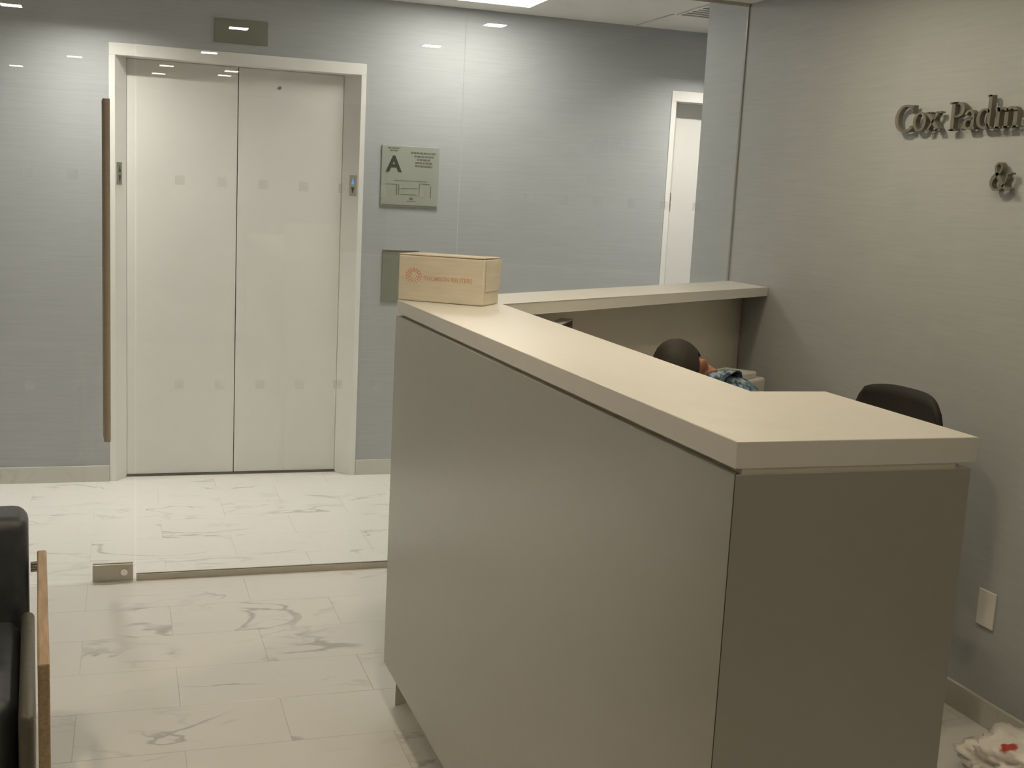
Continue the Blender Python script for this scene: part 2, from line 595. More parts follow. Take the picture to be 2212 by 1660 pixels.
def lift(name, dx, label):
    root = bpy.data.objects.new(name, None)
    C.objects.link(root)
    root.location = (LIFT_W0 + dx, YB, 0)
    tag(root, label, kind='structure')
    w = LIFT_W1 - LIFT_W0
    D = 0.09
    jl, jr = 0.028, 0.025
    dl, dr = 0.082, w - 0.097           # door opening at door depth
    ht = LIFT_TOP - 0.058
    # jambs: narrow front face and a splayed return
    bm = bmesh.new()
    prism(bm, [(0, -0.006), (jl, -0.006), (dl, D), (dl, D + 0.03), (0, D + 0.03)], 0, ht)
    new_obj('jamb', bm, M['lift_frame'], root)
    bm = bmesh.new()
    prism(bm, [(w, -0.006), (w, D + 0.03), (dr, D + 0.03), (dr, D), (w - jr, -0.006)], 0, ht)
    new_obj('jamb', bm, M['lift_frame'], root)
    new_obj('head', bbox((0, -0.006, ht), (w, D + 0.03, LIFT_TOP), 0.002), M['lift_frame'], root)
    mid = (dl + dr) / 2
    new_obj('door_panel', bbox((dl + 0.001, D + 0.004, 0.010), (mid - 0.002, D + 0.030, ht - 0.001), 0.002), M['lift_white'], root)
    new_obj('door_panel', bbox((mid + 0.002, D + 0.004, 0.010), (dr - 0.001, D + 0.030, ht - 0.001), 0.002), M['lift_white'], root)
    new_obj('sill', bbox((dl - 0.01, D - 0.004, 0.0), (dr + 0.01, D + 0.05, 0.008)), M['dark_gap'], root)
    # arrival lanterns let into the splayed returns
    for side in (0, 1):
        bm = bmesh.new()
        if side == 0:
            p, q = Vector((jl, -0.006, 0)), Vector((dl, D, 0))
        else:
            p, q = Vector((w - jr, -0.006, 0)), Vector((dr, D, 0))
        t = (q - p).normalized()
        n = Vector((t.y, -t.x, 0)) if side == 0 else Vector((-t.y, t.x, 0))
        a = p + t * 0.014
        b = p + t * (0.058 if side == 0 else 0.062)
        pts = [a, b, b + n * 0.004, a + n * 0.004]
        prism(bm, [(v.x, v.y) for v in pts], 1.510, 1.620)
        lp = new_obj('lantern_plate', bm, M['plaque'] if side == 0 else M['steel'], root)
        for k, (z0, z1, mm) in enumerate(((1.572, 1.606, 'ink' if side == 0 else 'blue_lamp'), (1.522, 1.556, 'ink'))):
            bm = bmesh.new()
            a2 = p + t * 0.026 + n * 0.0041
            b2 = p + t * 0.048 + n * 0.0041
            zz = [(a2, z0), (b2, z0), ((a2 + b2) / 2, z1)] if k == 0 else [(a2, z1), (b2, z1), ((a2 + b2) / 2, z0)]
            vs = [bm.verts.new((v.x, v.y, z)) for v, z in zz]
            vs2 = [bm.verts.new((v.x + n.x * 0.001, v.y + n.y * 0.001, z)) for v, z in zz]
            bm.faces.new(vs)
            bm.faces.new(vs2[::-1])
            for i in range(3):
                bm.faces.new((vs[i], vs2[i], vs2[(i + 1) % 3], vs[(i + 1) % 3]))
            bmesh.ops.recalc_face_normals(bm, faces=bm.faces[:])
            new_obj('arrow', bm, M[mm], lp)
    # small door-guide stud on the right leaf
    bm = bmesh.new()
    cyl(bm, (w * 0.66, D + 0.004, 2.045), (w * 0.66, D - 0.002, 2.045), 0.007, seg=12)
    new_obj('key_hole', bm, M['ink_soft'], root)
    return root


lift('door_2', 0.0, 'white two-leaf lift doors in a white frame')
lift('door_3', LIFT2_DX, 'second white lift doorway, half hidden by the wall corner')

# ------------------------------------------------------------------ glass partition
GT = 0.006
ZG1 = 2.394
PITCH_DOT = 0.1525
DOT = 0.035


def film_square(parent, x, z):
    # one thin square of frosted film on the reception face of the pane
    global dot_mesh
    if 'dot_mesh' not in globals():
        bm = bbox((-DOT / 2, -0.0005, -DOT / 2), (DOT / 2, 0.0, DOT / 2))
        dot_mesh = bpy.data.meshes.new('frosted_square')
        bm.to_mesh(dot_mesh)
        bm.free()
        dot_mesh.materials.append(M['film'])
    o = bpy.data.objects.new('frosted_square', dot_mesh)
    C.objects.link(o)
    o.location = (x, YG - GT - 0.0002, z)
    o.parent = parent


def dots(parent, x0, xa, xb):
    k0 = math.ceil((xa + 0.03 - x0) / PITCH_DOT)
    k1 = math.floor((xb - 0.03 - x0) / PITCH_DOT)
    for k in range(k0, k1 + 1):
        film_square(parent, x0 + k * PITCH_DOT, 1.541)
        film_square(parent, x0 + k * PITCH_DOT, 0.770)


def pane(name, xa, xb, label, x_dot):
    o = new_obj(name, bbox((xa, YG - GT, 0.012), (xb, YG + GT, ZG1)), M['glass'])
    tag(o, label, kind='structure')
    bm = bmesh.new()
    box(bm, (xa, YG - 0.012, 0.0), (xb, YG - GT - 0.0003, 0.024))
    box(bm, (xa, YG + GT + 0.0003, 0.0), (xb, YG + 0.012, 0.024))
    box(bm, (xa, YG - GT - 0.0003, 0.0), (xb, YG + GT + 0.0003, 0.0115))
    new_obj('base_channel', bm, M['steel'], o)
    bm = bmesh.new()
    box(bm, (xa, YG - 0.014, ZG1 - 0.003), (xb, YG - GT - 0.0003, ZR - 0.0005))
    box(bm, (xa, YG + GT + 0.0003, ZG1 - 0.003), (xb, YG + 0.014, ZR - 0.0005))
    box(bm, (xa, YG - GT - 0.0003, ZG1 + 0.0005), (xb, YG + GT + 0.0003, ZR - 0.0005))
    new_obj('head_channel', bm, M['steel'], o)
    dots(o, x_dot, xa, xb)
    return o


DOOR_X0, DOOR_X1, JOINT = -0.93, 0.036, 1.273
pane('window_1', DOOR_X1 + 0.006, JOINT - 0.0015, 'fixed clear glass pane beside the glass door', 0.1955)
w2 = pane('window_2', JOINT + 0.0015, XW - 0.006, 'fixed clear glass pane that meets the right wall', 0.1955)
pane('window_3', X0 + 0.002, DOOR_X0 - 0.006, 'fixed clear glass pane left of the glass door', -0.331)

new_obj('edge_seal', bbox((XW - 0.0058, YG - GT, 0.012), (XW - 0.0005, YG + GT, ZG1)), M['seal'], w2)
door = new_obj('door_1', bbox((DOOR_X0, YG - GT, 0.012), (DOOR_X1, YG + GT, ZG1 - 0.004)), M['glass'])
tag(door, 'frameless clear glass door with a long pull bar', kind='structure')
dots(door, -0.331, DOOR_X0, DOOR_X1 - 0.10)
for s in (-1, 1):
    bm = bmesh.new()
    yb = YG + s * 0.045
    dx = 0.0005 if s < 0 else -0.004
    cyl(bm, (-0.0625 + dx, yb, 0.560), (-0.0625 + dx, yb, 1.815), 0.0125, seg=24)
    for z in (0.80, 1.58):
        cyl(bm, (-0.0625 + dx, YG + s * (GT + 0.0003), z), (-0.0625 + dx, yb, z), 0.008, seg=14)
    new_obj('pull_bar', bm, M['bronze'], door, smooth=False)
bm = bmesh.new()
for s in (-1, 1):
    y0, y1 = sorted((YG + s * (GT + 0.0003), YG + s * 0.016))
    box(bm, (-0.118, y0, 0.006), (0.030, y1, 0.070), 0.0015)
patch = new_obj('patch_fitting', bm, M['steel'], door)
bm = bmesh.new()
cyl(bm, (-0.003, YG - 0.0162, 0.040), (-0.003, YG - 0.024, 0.040), 0.013, seg=24)
new_obj('lock_cylinder', bm, M['chrome'], patch)

# ------------------------------------------------------------------ lights in the ceilings


def downlight(x, y, z, size, lens, label, group):
    t = thing('ceiling_light', label, 'light', (x, y, z), 0, group)
    s = size / 2
    bm = bmesh.new()
    r = s + 0.012
    for a, b in (((-r, -r), (r, -s)), ((-r, s), (r, r)), ((-r, -s), (-s, s)), ((s, -s), (r, s))):
        box(bm, (a[0], a[1], -0.006), (b[0], b[1], -0.0005))
    new_obj('trim', bm, M['paint'], t)
    new_obj('lens', bbox((-s, -s, -0.0045), (s, s, -0.001)), lens, t)
    return t


RECEP = [
    (-0.554, 2.371, 2, 'square downlight nearest the left wall in the row before the desk'),
    (0.601, 2.291, 2, 'square downlight over the aisle beside the desk'),
    (1.700, 2.307, 1, 'square downlight over the middle of the desk well'),
    (1.770, 3.320, 3, 'square downlight over the seated person'),
    (0.534, 0.929, 4, 'square downlight over the near end of the desk'),
    (0.300, -0.197, 0, 'left square downlight of the pair just behind the viewer'),
    (0.774, -0.218, 0, 'right square downlight of the pair just behind the viewer'),
    (0.262, -0.904, 0, 'left square downlight of the farthest pair behind the viewer'),
    (0.753, -0.607, 0, 'right square downlight of the farthest pair behind the viewer'),
    (-0.819, -1.210, 0, 'square downlight in the far rear corner of reception'),
    (-0.340, -0.077, 0, 'square downlight left of the pair behind the viewer'),
]
LENS = (M['lens_dim'], M['lens_warm'], M['lens_bright'], M['lens_brightest'], M['lens_half'])
for (x, y, lv, lb) in RECEP:
    downlight(x, y, ZR, 0.10, LENS[lv], lb, 'reception downlights')
for x, lb in zip(WASH, ('lobby downlight farthest left along the lift wall',
                        'lobby downlight over the left jamb of the first lift',
                        'lobby downlight above the evacuation sign',
                        'lobby downlight above the second lift')):
    t = thing('ceiling_light', lb, 'light', (x, YB - WASH_D, ZL), 0, 'lobby wall-washing downlights')
    s_ = WASH_S / 2 - 0.0005
    bm = bmesh.new()
    for p, q in (((-s_, -s_), (s_, -s_ + 0.003)), ((-s_, s_ - 0.003), (s_, s_)), ((-s_, -s_ + 0.003), (-s_ + 0.003, s_ - 0.003)), ((s_ - 0.003, -s_ + 0.003), (s_, s_ - 0.003))):
        box(bm, (p[0], p[1], 0.0), (q[0], q[1], WASH_R + 0.01))
    new_obj('baffle', bm, M['baffle'], t)
    new_obj('lens', bbox((-s_ + 0.004, -s_ + 0.004, WASH_R), (s_ - 0.004, s_ - 0.004, WASH_R + 0.004)), M['lens_lobby'], t)
pt = thing('ceiling_panel_light', 'glowing square panel light in the lobby ceiling', 'light', (1.70, 5.63, ZL))
bm = bmesh.new()
for a, b in (((-.305, -.305), (.305, -.285)), ((-.305, .285), (.305, .305)), ((-.305, -.285), (-.285, .285)), ((.285, -.285), (.305, .285))):
    box(bm, (a[0], a[1], -0.008), (b[0], b[1], -0.0005))
new_obj('frame', bm, M['paint'], pt)
new_obj('diffuser', bbox((-.285, -.285, -0.006), (.285, .285, -0.001)), M['lens_panel'], pt)

# air diffuser in the lobby ceiling
vt = thing('air_diffuser', 'slotted air diffuser in the lobby ceiling near the wall corner', 'vent', (2.87, 5.40, ZL))
bm = bmesh.new()
for a, b in (((-.16, -.28), (.16, -.265)), ((-.16, .265), (.16, .28)), ((-.16, -.265), (-.145, .265)), ((.145, -.265), (.16, .265))):
    box(bm, (a[0], a[1], -0.007), (b[0], b[1], -0.0005))
new_obj('frame', bm, M['paint'], vt)
new_obj('back_plate', bbox((-.145, -.265, -0.002), (.145, .265, -0.0008)), M['dark_gap'], vt)
for k in range(9):
    y = -0.25 + k * 0.0575
    new_obj('slat', bbox((-.145, y, -0.006), (.145, y + 0.026, -0.0025)), M['paint'], vt)
# narrow flush trim that runs from the diffuser to the lift wall
tag(new_obj('trim_1', bbox((2.690, 5.69, ZL - 0.004), (2.700, YB - 0.001, ZL - 0.0003)), M['base']), 'narrow trim strip in the lobby ceiling', kind='structure')

# ------------------------------------------------------------------ plates and signs on the lift wall
o = new_obj('indicator_plaque', bbox((0.427, YB - 0.008, 2.238), (0.689, YB - 0.0005, 2.354), 0.0015), M['plaque'])
tag(o, 'blank dark grey-green plaque above the lift doors', 'plaque')

SX0, SX1, SZ0, SZ1 = 1.291, 1.604, 1.467, 1.787
sg = thing('evacuation_sign', 'pale green floor sign with a large A and a small plan', 'sign', (SX0, YB, SZ0))
sw, sh = SX1 - SX0, SZ1 - SZ0
new_obj('plate', bbox((0, -0.010, 0), (sw, -0.0005, sh), 0.0015), M['sign_plate'], sg)


def text_obj(name, body, size, mat, parent, loc, rot, ext=0.0006, squash=1.0, bold=0.0):
    cu = bpy.data.curves.new(name, 'FONT')
    cu.body = body
    cu.size = size
    cu.extrude = ext
    cu.offset = bold
    cu.align_x = 'CENTER'
    cu.align_y = 'CENTER'
    cu.resolution_u = 4
    tmp = bpy.data.objects.new(name, cu)
    C.objects.link(tmp)
    dg = bpy.context.evaluated_depsgraph_get()
    me = bpy.data.meshes.new_from_object(tmp.evaluated_get(dg))
    bpy.data.objects.remove(tmp)
    me.materials.clear()
    me.materials.append(mat)
    o = bpy.data.objects.new(name, me)
    C.objects.link(o)
    o.parent = parent
    o.location = loc
    o.rotation_euler = rot
    o.scale = (squash, 1, 1)
    return o


text_obj('letter', 'A', 0.115, M['ink'], sg, (0.212 * sw, -0.0106, 0.685 * sh), (math.pi / 2, 0, 0), bold=0.0035)


def dash_line(bm, xa, xb, z, h, rng):
    x = xa
    while x < xb:
        w = rng.uniform(0.008, 0.022)
        box(bm, (x, -0.0109, z - h / 2), (min(x + w, xb), -0.0100, z + h / 2))
        x += w + 0.003


rng = random.Random(3)
for (fa, fb, fz, h) in ((.50, .94, .895, .0065), (.56, .90, .838, .006), (.61, .84, .785, .006), (.58, .88, .735, .006), (.58, .88, .683, .0065),
                        (.10, .31, .957, .005), (.14, .28, .915, .005)):
    bm = bmesh.new()
    dash_line(bm, fa * sw, fb * sw, fz * sh, h * 1.5, rng)
    new_obj('print_line', bm, M['ink_soft'], sg)
bm = bmesh.new()
for (xa, za, xb, zb) in ((.22, .428, .80, .434), (.08, .36, .28, .37), (.26, .20, .28, .36), (.30, .20, .315, .37), (.35, .30, .66, .31), (.66, .20, .675, .40),
                         (.86, .16, .875, .36), (.70, .385, .86, .395), (.34, .20, .62, .21), (.45, .09, .62, .10), (.50, .12, .56, .16)):
    box(bm, (xa * sw, -0.0109, za * sh), (xb * sw, -0.0100, zb * sh))
new_obj('floor_plan', bm, M['ink_soft'], sg)
new_obj('footer_strip', bbox((0.02 * sw, -0.0109, 0.012 * sh), (0.98 * sw, -0.0100, 0.032 * sh)), M['ink_soft'], sg)

cp = thing('call_button_plate', 'dark metal lift call plate behind the cardboard box', 'plate', (1.312, YB, 0.957))
new_obj('plate', bbox((0, -0.009, 0), (0.20, -0.0005, 0.276), 0.0015), M['plaque'], cp)
new_obj('top_edge', bbox((0.001, -0.012, 0.2762), (0.199, -0.001, 0.280)), M['chrome'], cp)
for z in (0.10, 0.17):
    bm = bmesh.new()
    cyl(bm, (0.130, -0.0092, z), (0.130, -0.014, z), 0.017, seg=20)
    new_obj('button', bm, M['steel'], cp)

# ------------------------------------------------------------------ reception desk
HT = 1.229
ST = 0.037
A = (0.757, 1.317)
B = (1.140, 1.317)
Cc = (1.140, 1.701)
D = (0.995, 1.701)
E_ = (1.037, 3.204)
G = (XW - 0.003, 4.225)
Hh = (XW - 0.003, 4.552)
F = (0.744, 3.280)
PZ = 0.132
desk = thing('reception_desk', 'grey U-shaped reception desk with a thick white counter', 'desk', (A[0], A[1], 0))


def part(name, bm, m, loc=desk):
    bmesh.ops.translate(bm, verts=bm.verts[:], vec=-Vector(loc.location))
    return new_obj(name, bm, m, loc)


bm = bmesh.new()
prism(bm, [A, B, Cc, D, E_, G, Hh, F], HT - ST, HT, 0.0015)
part('counter_top', bm, M['slab'])
# recessed reveal strip below the counter
ins = 0.012
ZP = HT - ST - 0.008
bm = bmesh.new()
prism(bm, [(A[0] + ins, A[1] + 0.0035), (B[0] - ins - 0.02, B[1] + 0.0035), (Cc[0] - ins - 0.02, Cc[1] - ins), (A[0] + ins + 0.08, Cc[1] - ins), (F[0] + 0.10, 3.16), (F[0] + ins, 3.245)], ZP, HT - ST)
part('reveal_strip', bm, M['inner'])
# outer panels
bm = bmesh.new()
prism(bm, [(A[0] + 0.002, A[1] + 0.003), (A[0] + 0.028, A[1] + 0.028), (F[0] + 0.024, F[1] - 0.02), (F[0] - 0.003, F[1] - 0.002)], PZ, ZP, 0.001)
part('front_panel', bm, M['laminate'])
bm = bmesh.new()
prism(bm, [(A[0] + 0.0025, A[1] + 0.002), (B[0] - 0.006, A[1] + 0.002), (B[0] - 0.006, A[1] + 0.027), (A[0] + 0.0285, A[1] + 0.027)], PZ, ZP, 0.001)
part('end_panel', bm, M['laminate'])
bm = bmesh.new()
prism(bm, [(B[0] - 0.031, A[1] + 0.028), (B[0] - 0.006, A[1] + 0.028), (B[0] - 0.006, Cc[1] - 0.01), (B[0] - 0.031, Cc[1] - 0.01)], PZ, ZP, 0.001)
part('side_panel', bm, M['laminate'])
bm = bmesh.new()
prism(bm, [(A[0] + 0.06, Cc[1] - 0.035), (B[0] - 0.032, Cc[1] - 0.035), (B[0] - 0.032, Cc[1] - 0.012), (A[0] + 0.06, Cc[1] - 0.012)], PZ, ZP, 0.001)
part('inner_end_panel', bm, M['inner'])
bm = bmesh.new()
prism(bm, [(A[0] + 0.03, Cc[1] - 0.01), (A[0] + 0.055, Cc[1] - 0.01), (F[0] + 0.075, 3.235), (F[0] + 0.03, 3.24)], PZ, ZP, 0.001)
part('inner_panel', bm, M['inner'])
# angled far section: thick panel set under the back of the counter
slope = (4.43 - 3.41) / (2.516 - 1.037)


def py(x, off=0.0):
    return 4.43 - (2.513 - x) * 0.6905 + off


bm = bmesh.new()
prism(bm, [(F[0] + 0.03, 3.252), (F[0] + 0.085, py(F[0] + 0.085)), (XW - 0.003, 4.430), (XW - 0.003, 4.536)], 0.0, HT - ST - 0.0005, 0.001)
part('far_panel', bm, M['inner'])
# toe kick
bm = bmesh.new()
prism(bm, [(A[0] + 0.075, A[1] + 0.075), (B[0] - 0.06, A[1] + 0.075), (B[0] - 0.06, Cc[1] - 0.05), (A[0] + 0.12, Cc[1] - 0.05), (F[0] + 0.13, 3.02), (F[0] + 0.085, 3.02)], 0.0, PZ)
part('toe_kick', bm, M['kick'])
# inner worktop
bm = bmesh.new()
prism(bm, [(A[0] + 0.058, Cc[1] - 0.009), (1.40, Cc[1] - 0.009), (1.40, 2.70), (1.58, 3.02), (1.62, py(1.62, -0.004) - 0.30), (XW - 0.004, 4.425 - 0.30), (XW - 0.004, 4.425), (F[0] + 0.12, py(F[0] + 0.12, -0.006)), (F[0] + 0.09, 3.19)], 0.712, 0.740, 0.002)
part('worktop', bm, M['slab'])
bm = bmesh.new()
box(bm, (1.36, Cc[1] + 0.0, 0.0), (1.385, Cc[1] + 0.45, 0.711))
part('support_panel', bm, M['inner'])

# ------------------------------------------------------------------ cardboard box on the counter
ba, bb_ = Vector((0.743, 3.272, HT)), Vector((0.942, 3.119, HT))
bxd = (bb_ - ba)
BW = 0.262
ang = math.atan2(bxd.y, bxd.x)
BD, BH = 0.125, 0.134
carton = thing('cardboard_box', 'cream cardboard box with faded orange-red print on the far counter corner', 'box', ba, ang)
bm = bmesh.new()
box(bm, (0, 0, 0.0008), (BW, BD, BH - 0.004), 0.004)
new_obj('body', bm, M['card'], carton)
# top flaps, slightly raised and bowed
for (y0, y1, lift_) in ((0.001, BD / 2 - 0.0008, 0.0035), (BD / 2 + 0.0008, BD - 0.001, 0.002)):
    bm = bmesh.new()
    box(bm, (0.001, y0, BH - 0.0038), (BW - 0.001, y1, BH - 0.0005), 0.0008)
    for v in bm.verts:
        v.co.z += lift_ * max(0.0, (v.co.x / BW - 0.75)) * 2
    new_obj('flap', bm, M['card'], carton)
bm = bmesh.new()
box(bm, (BW + 0.0002, 0.012, BH * 0.30), (BW + 0.0032, BD - 0.004, BH - 0.006), 0.0008)
for v in bm.verts:
    v.co.x += 0.010 * max(0.0, v.co.z / BH - 0.55) * (v.co.y / BD)
new_obj('end_flap', bm, M['card'], carton)
new_obj('tape_strip', bbox((0.02, BD / 2 - 0.02, BH - 0.0004), (BW - 0.055, BD / 2 + 0.02, BH + 0.0002)), M['tape'], carton)
# printed swirl of dots and the words beside it
bm = bmesh.new()
for ring, (r, n, s) in enumerate(((0.020, 16, 0.0026), (0.0145, 12, 0.0029), (0.009, 7, 0.0026))):
    for k in range(n):
        a = 2 * math.pi * k / n + ring * 0.35
        if ring == 2 and k in (0, 1):
            continue
        cyl(bm, (0.048 + r * 1.15 * math.cos(a), -0.0001, 0.072 + r * math.sin(a)), (0.048 + r * 1.15 * math.cos(a), -0.0006, 0.072 + r * math.sin(a)), s * (1 + 0.25 * math.sin(a)), seg=8)
new_obj('printed_swirl', bm, M['red_print'], carton)
text_obj('printed_words', 'THOMSON REUTERS', 0.0175, M['red_print'], carton, (0.153, -0.0004, 0.067), (math.pi / 2, 0, 0), ext=0.0003, squash=0.92, bold=0.0002)

# ------------------------------------------------------------------ raised letters on the right wall


def stroke(bm, pts, ws, th, closed=False):
    n = len(pts)
    L, R_ = [], []
    for i, p in enumerate(pts):
        if closed:
            a, b = pts[(i - 1) % n], pts[(i + 1) % n]
        else:
            a, b = pts[max(0, i - 1)], pts[min(n - 1, i + 1)]
        t = Vector((b[0] - a[0], b[1] - a[1])).normalized()
        nn = Vector((-t.y, t.x))
        w = ws[i] / 2
        L.append((p[0] + nn.x * w, p[1] + nn.y * w))
        R_.append((p[0] - nn.x * w, p[1] - nn.y * w))
    V = [[bm.verts.new((q[0], q[1], z)) for q in S] for z in (0, th) for S in (L, R_)]
    l0, r0, l1, r1 = V
    rngi = range(n if closed else n - 1)
    for i in rngi:
        j = (i + 1) % n
        bm.faces.new((l1[i], r1[i], r1[j], l1[j]))
        bm.faces.new((l0[i], l0[j], r0[j], r0[i]))
        bm.faces.new((l0[i], l1[i], l1[j], l0[j]))
        bm.faces.new((r0[i], r0[j], r1[j], r1[i]))
    if not closed:
        bm.faces.new((l0[0], r0[0], r1[0], l1[0]))
        bm.faces.new((l0[-1], l1[-1], r1[-1], r0[-1]))


def arc(cx, cy, rx, ry, a0, a1, n, thick, thin):
    pts, ws = [], []
    for i in range(n):
        a = math.radians(a0 + (a1 - a0) * i / (n - 1))
        pts.append((cx + rx * math.cos(a), cy + ry * math.sin(a)))
        ws.append(thin + (thick - thin) * abs(math.cos(a)) ** 1.3)
    return pts, ws


def line(bm, a, b, w, th, w2=None):
    stroke(bm, [a, b], [w, w if w2 is None else w2], th)


def glyph(ch, th):
    """upright serif letters, cap height 1, x-height 0.69"""
    bm = bmesh.new()
    K, T, S = 0.15, 0.07, 0.055
    xh = 0.69
    if ch == 'C':
        p, w = arc(0.54, 0.5, 0.43, 0.48, 42, 318, 30, 0.165, 0.075)
        stroke(bm, p, w, th)
        line(bm, (0.885, 0.98), (0.875, 0.70), 0.06, th)
        width = 0.98
    elif ch == 'o':
        p, w = arc(0.33, xh / 2, 0.25, xh / 2 - 0.03, 0, 345, 24, 0.145, 0.06)
        stroke(bm, p, w, th, True)
        width = 0.66
    elif ch == 'x':
        line(bm, (0.10, xh - 0.03), (0.60, 0.03), K, th)
        line(bm, (0.57, xh - 0.03), (0.11, 0.03), T, th)
        for x, y in ((0.12, xh - S / 2), (0.56, xh - S / 2), (0.12, S / 2), (0.60, S / 2)):
            line(bm, (x - 0.12, y), (x + 0.12, y), S, th)
        width = 0.72
    elif ch == 'P':
        line(bm, (0.22, 0), (0.22, 1.0), K, th)
        line(bm, (0.05, S / 2), (0.40, S / 2), S, th)
        line(bm, (0.05, 1 - S / 2), (0.40, 1 - S / 2), S, th)
        p, w = arc(0.36, 0.725, 0.28, 0.24, 95, -95, 18, 0.14, 0.065)
        p = [(0.25, p[0][1])] + p + [(0.25, p[-1][1])]
        stroke(bm, p, [w[0]] + w + [w[-1]], th)
        width = 0.70
    elif ch == 'a':
        line(bm, (0.43, 0.06), (0.43, 0.50), 0.135, th)
        p, w = arc(0.27, 0.47, 0.165, 0.185, 10, 165, 12, 0.12, 0.065)
        stroke(bm, p, w, th)
        p, w = arc(0.25, 0.195, 0.175, 0.165, 70, 320, 18, 0.13, 0.065)
        stroke(bm, [(0.43, 0.40)] + p, [0.06] + w, th)
        line(bm, (0.43, 0.06), (0.54, 0.035), 0.10, th, 0.05)
        width = 0.54
    elif ch == 'd':
        line(bm, (0.53, 0.0), (0.53, 1.13), 0.14, th)
        line(bm, (0.40, 1.13 - S / 2), (0.59, 1.13 - S / 2), S, th)
        line(bm, (0.53, S / 2), (0.70, S / 2), S, th)
        p, w = arc(0.33, xh / 2, 0.245, xh / 2 - 0.03, 50, 310, 22, 0.145, 0.06)
        stroke(bm, [(0.53, 0.55)] + p + [(0.53, 0.14)], [0.06] + w + [0.06], th)
        width = 0.72
    elif ch == 'm':
        for x in (0.17, 0.51, 0.85):
            line(bm, (x, 0.0), (x, xh - 0.13 if x > 0.3 else xh), 0.135, th)
            line(bm, (x - 0.14, S / 2), (x + 0.14, S / 2), S, th)
        line(bm, (0.03, xh - S / 2), (0.2, xh - S / 2), S, th)
        for x in (0.17, 0.51):
            p, w = arc(x + 0.17, xh - 0.165, 0.17, 0.135, 165, 0, 14, 0.125, 0.075)
            stroke(bm, p, w, th)
        width = 1.0
    else:      # ampersand
        pts = [(1.02, 0.60), (0.86, 0.58), (0.80, 0.36), (0.66, 0.14), (0.44, 0.03), (0.22, 0.06), (0.10, 0.22), (0.14, 0.40), (0.30, 0.54), (0.48, 0.65),
               (0.56, 0.80), (0.50, 0.94), (0.38, 0.96), (0.28, 0.86), (0.30, 0.70), (0.42, 0.50), (0.60, 0.28), (0.80, 0.08), (1.04, 0.04)]
        sm, n = [], 4
        for i in range(len(pts) - 1):
            p0, p1, p2, p3 = pts[max(0, i - 1)], pts[i], pts[i + 1], pts[min(len(pts) - 1, i + 2)]
            for k in range(n):
                t = k / n
                sm.append(tuple(0.5 * ((2 * p1[c]) + (-p0[c] + p2[c]) * t + (2 * p0[c] - 5 * p1[c] + 4 * p2[c] - p3[c]) * t * t + (-p0[c] + 3 * p1[c] - 3 * p2[c] + p3[c]) * t ** 3) for c in (0, 1)))
        sm.append(pts[-1])
        ws = []
        for i in range(len(sm)):
            f = i / (len(sm) - 1)
            ws.append(0.07 + 0.09 * max(math.exp(-((f - 0.40) / 0.09) ** 2), math.exp(-((f - 0.86) / 0.12) ** 2)))
        stroke(bm, sm, ws, th)
        width = 1.06
    bmesh.ops.recalc_face_normals(bm, faces=bm.faces[:])
    return bm, width


CAP = 0.088
sign = thing('wall_lettering', 'raised serif steel letters on the grey wall at upper right', 'sign', (XW, 3.448, 1.816))


def letter(ch, y_left, y_right, z_base, cap):
    bm, width = glyph(ch, 1.0)
    sx = (y_left - y_right) / width
    th, gap = 0.018, 0.012
    for v in bm.verts:
        x, y, z = v.co
        v.co = Vector((-gap - th * z, y_left - 3.448 - x * sx, z_base - 1.816 + y * cap))
    bmesh.ops.recalc_face_normals(bm, faces=bm.faces[:])
    o = new_obj('letter', bm, M['letter'], sign)
    # stand-off pins that hold the letter clear of the wall
    for fx in (0.25, 0.7):
        bmp = bmesh.new()
        yy = y_left - 3.448 - fx * (y_left - y_right)
        cyl(bmp, (-0.0002, yy, z_base - 1.816 + cap * 0.05), (-gap - 0.002, yy, z_base - 1.816 + cap * 0.05), 0.0025, seg=8)
        new_obj('pin', bmp, M['letter'], o)


letter('C', 3.452, 3.345, 1.820, CAP)
letter('o', 3.352, 3.283, 1.820, CAP)
letter('x', 3.287, 3.208, 1.818, CAP)
letter('P', 3.178, 3.101, 1.815, CAP)
letter('a', 3.104, 3.048, 1.815, CAP)
letter('d', 3.044, 2.968, 1.815, CAP)
letter('m', 2.967, 2.858, 1.814, CAP)
letter('&', 2.956, 2.862, 1.629, 0.084)

# blank cover plate low on the right wall
wp = thing('wall_plate', 'white blank cover plate low on the right wall', 'wall plate', (XW, 2.787, 0.360))
new_obj('cover', bbox((-0.0065, -0.037, -0.057), (-0.0004, 0.037, 0.057), 0.002), M['white_plastic'], wp)
for z in (-0.042, 0.042):
    bm = bmesh.new()
    cyl(bm, (-0.0064, 0, z), (-0.0074, 0, z), 0.0035, seg=12)
    new_obj('screw', bm, M['white_plastic'], wp)

# ------------------------------------------------------------------ behind the desk: monitor, printer, chair, stool
mon = thing('computer_monitor', 'dark computer monitor on the desk worktop below the counter', 'monitor', (1.255, 3.30, 0.74), math.radians(58))
new_obj('stand_base', bbox((-0.11, -0.02, 0.0), (0.11, 0.15, 0.012), 0.004), M['black_plastic'], mon)
bm = bmesh.new()
box(bm, (-0.025, 0.045, 0.010), (0.025, 0.065, 0.25), 0.003)
new_obj('stand_neck', bm, M['black_plastic'], mon)
hs = new_obj('housing', bbox((-0.235, 0.004, 0.115), (0.235, 0.044, 0.415), 0.004), M['black_plastic'], mon)
new_obj('screen', bbox((-0.222, 0.0015, 0.128), (0.222, 0.0042, 0.402)), M['screen'], mon)
bm = bbox((-0.236, 0.003, 0.4152), (0.236, 0.045, 0.4185))
new_obj('top_bezel', bm, M['grey_plastic'], mon)

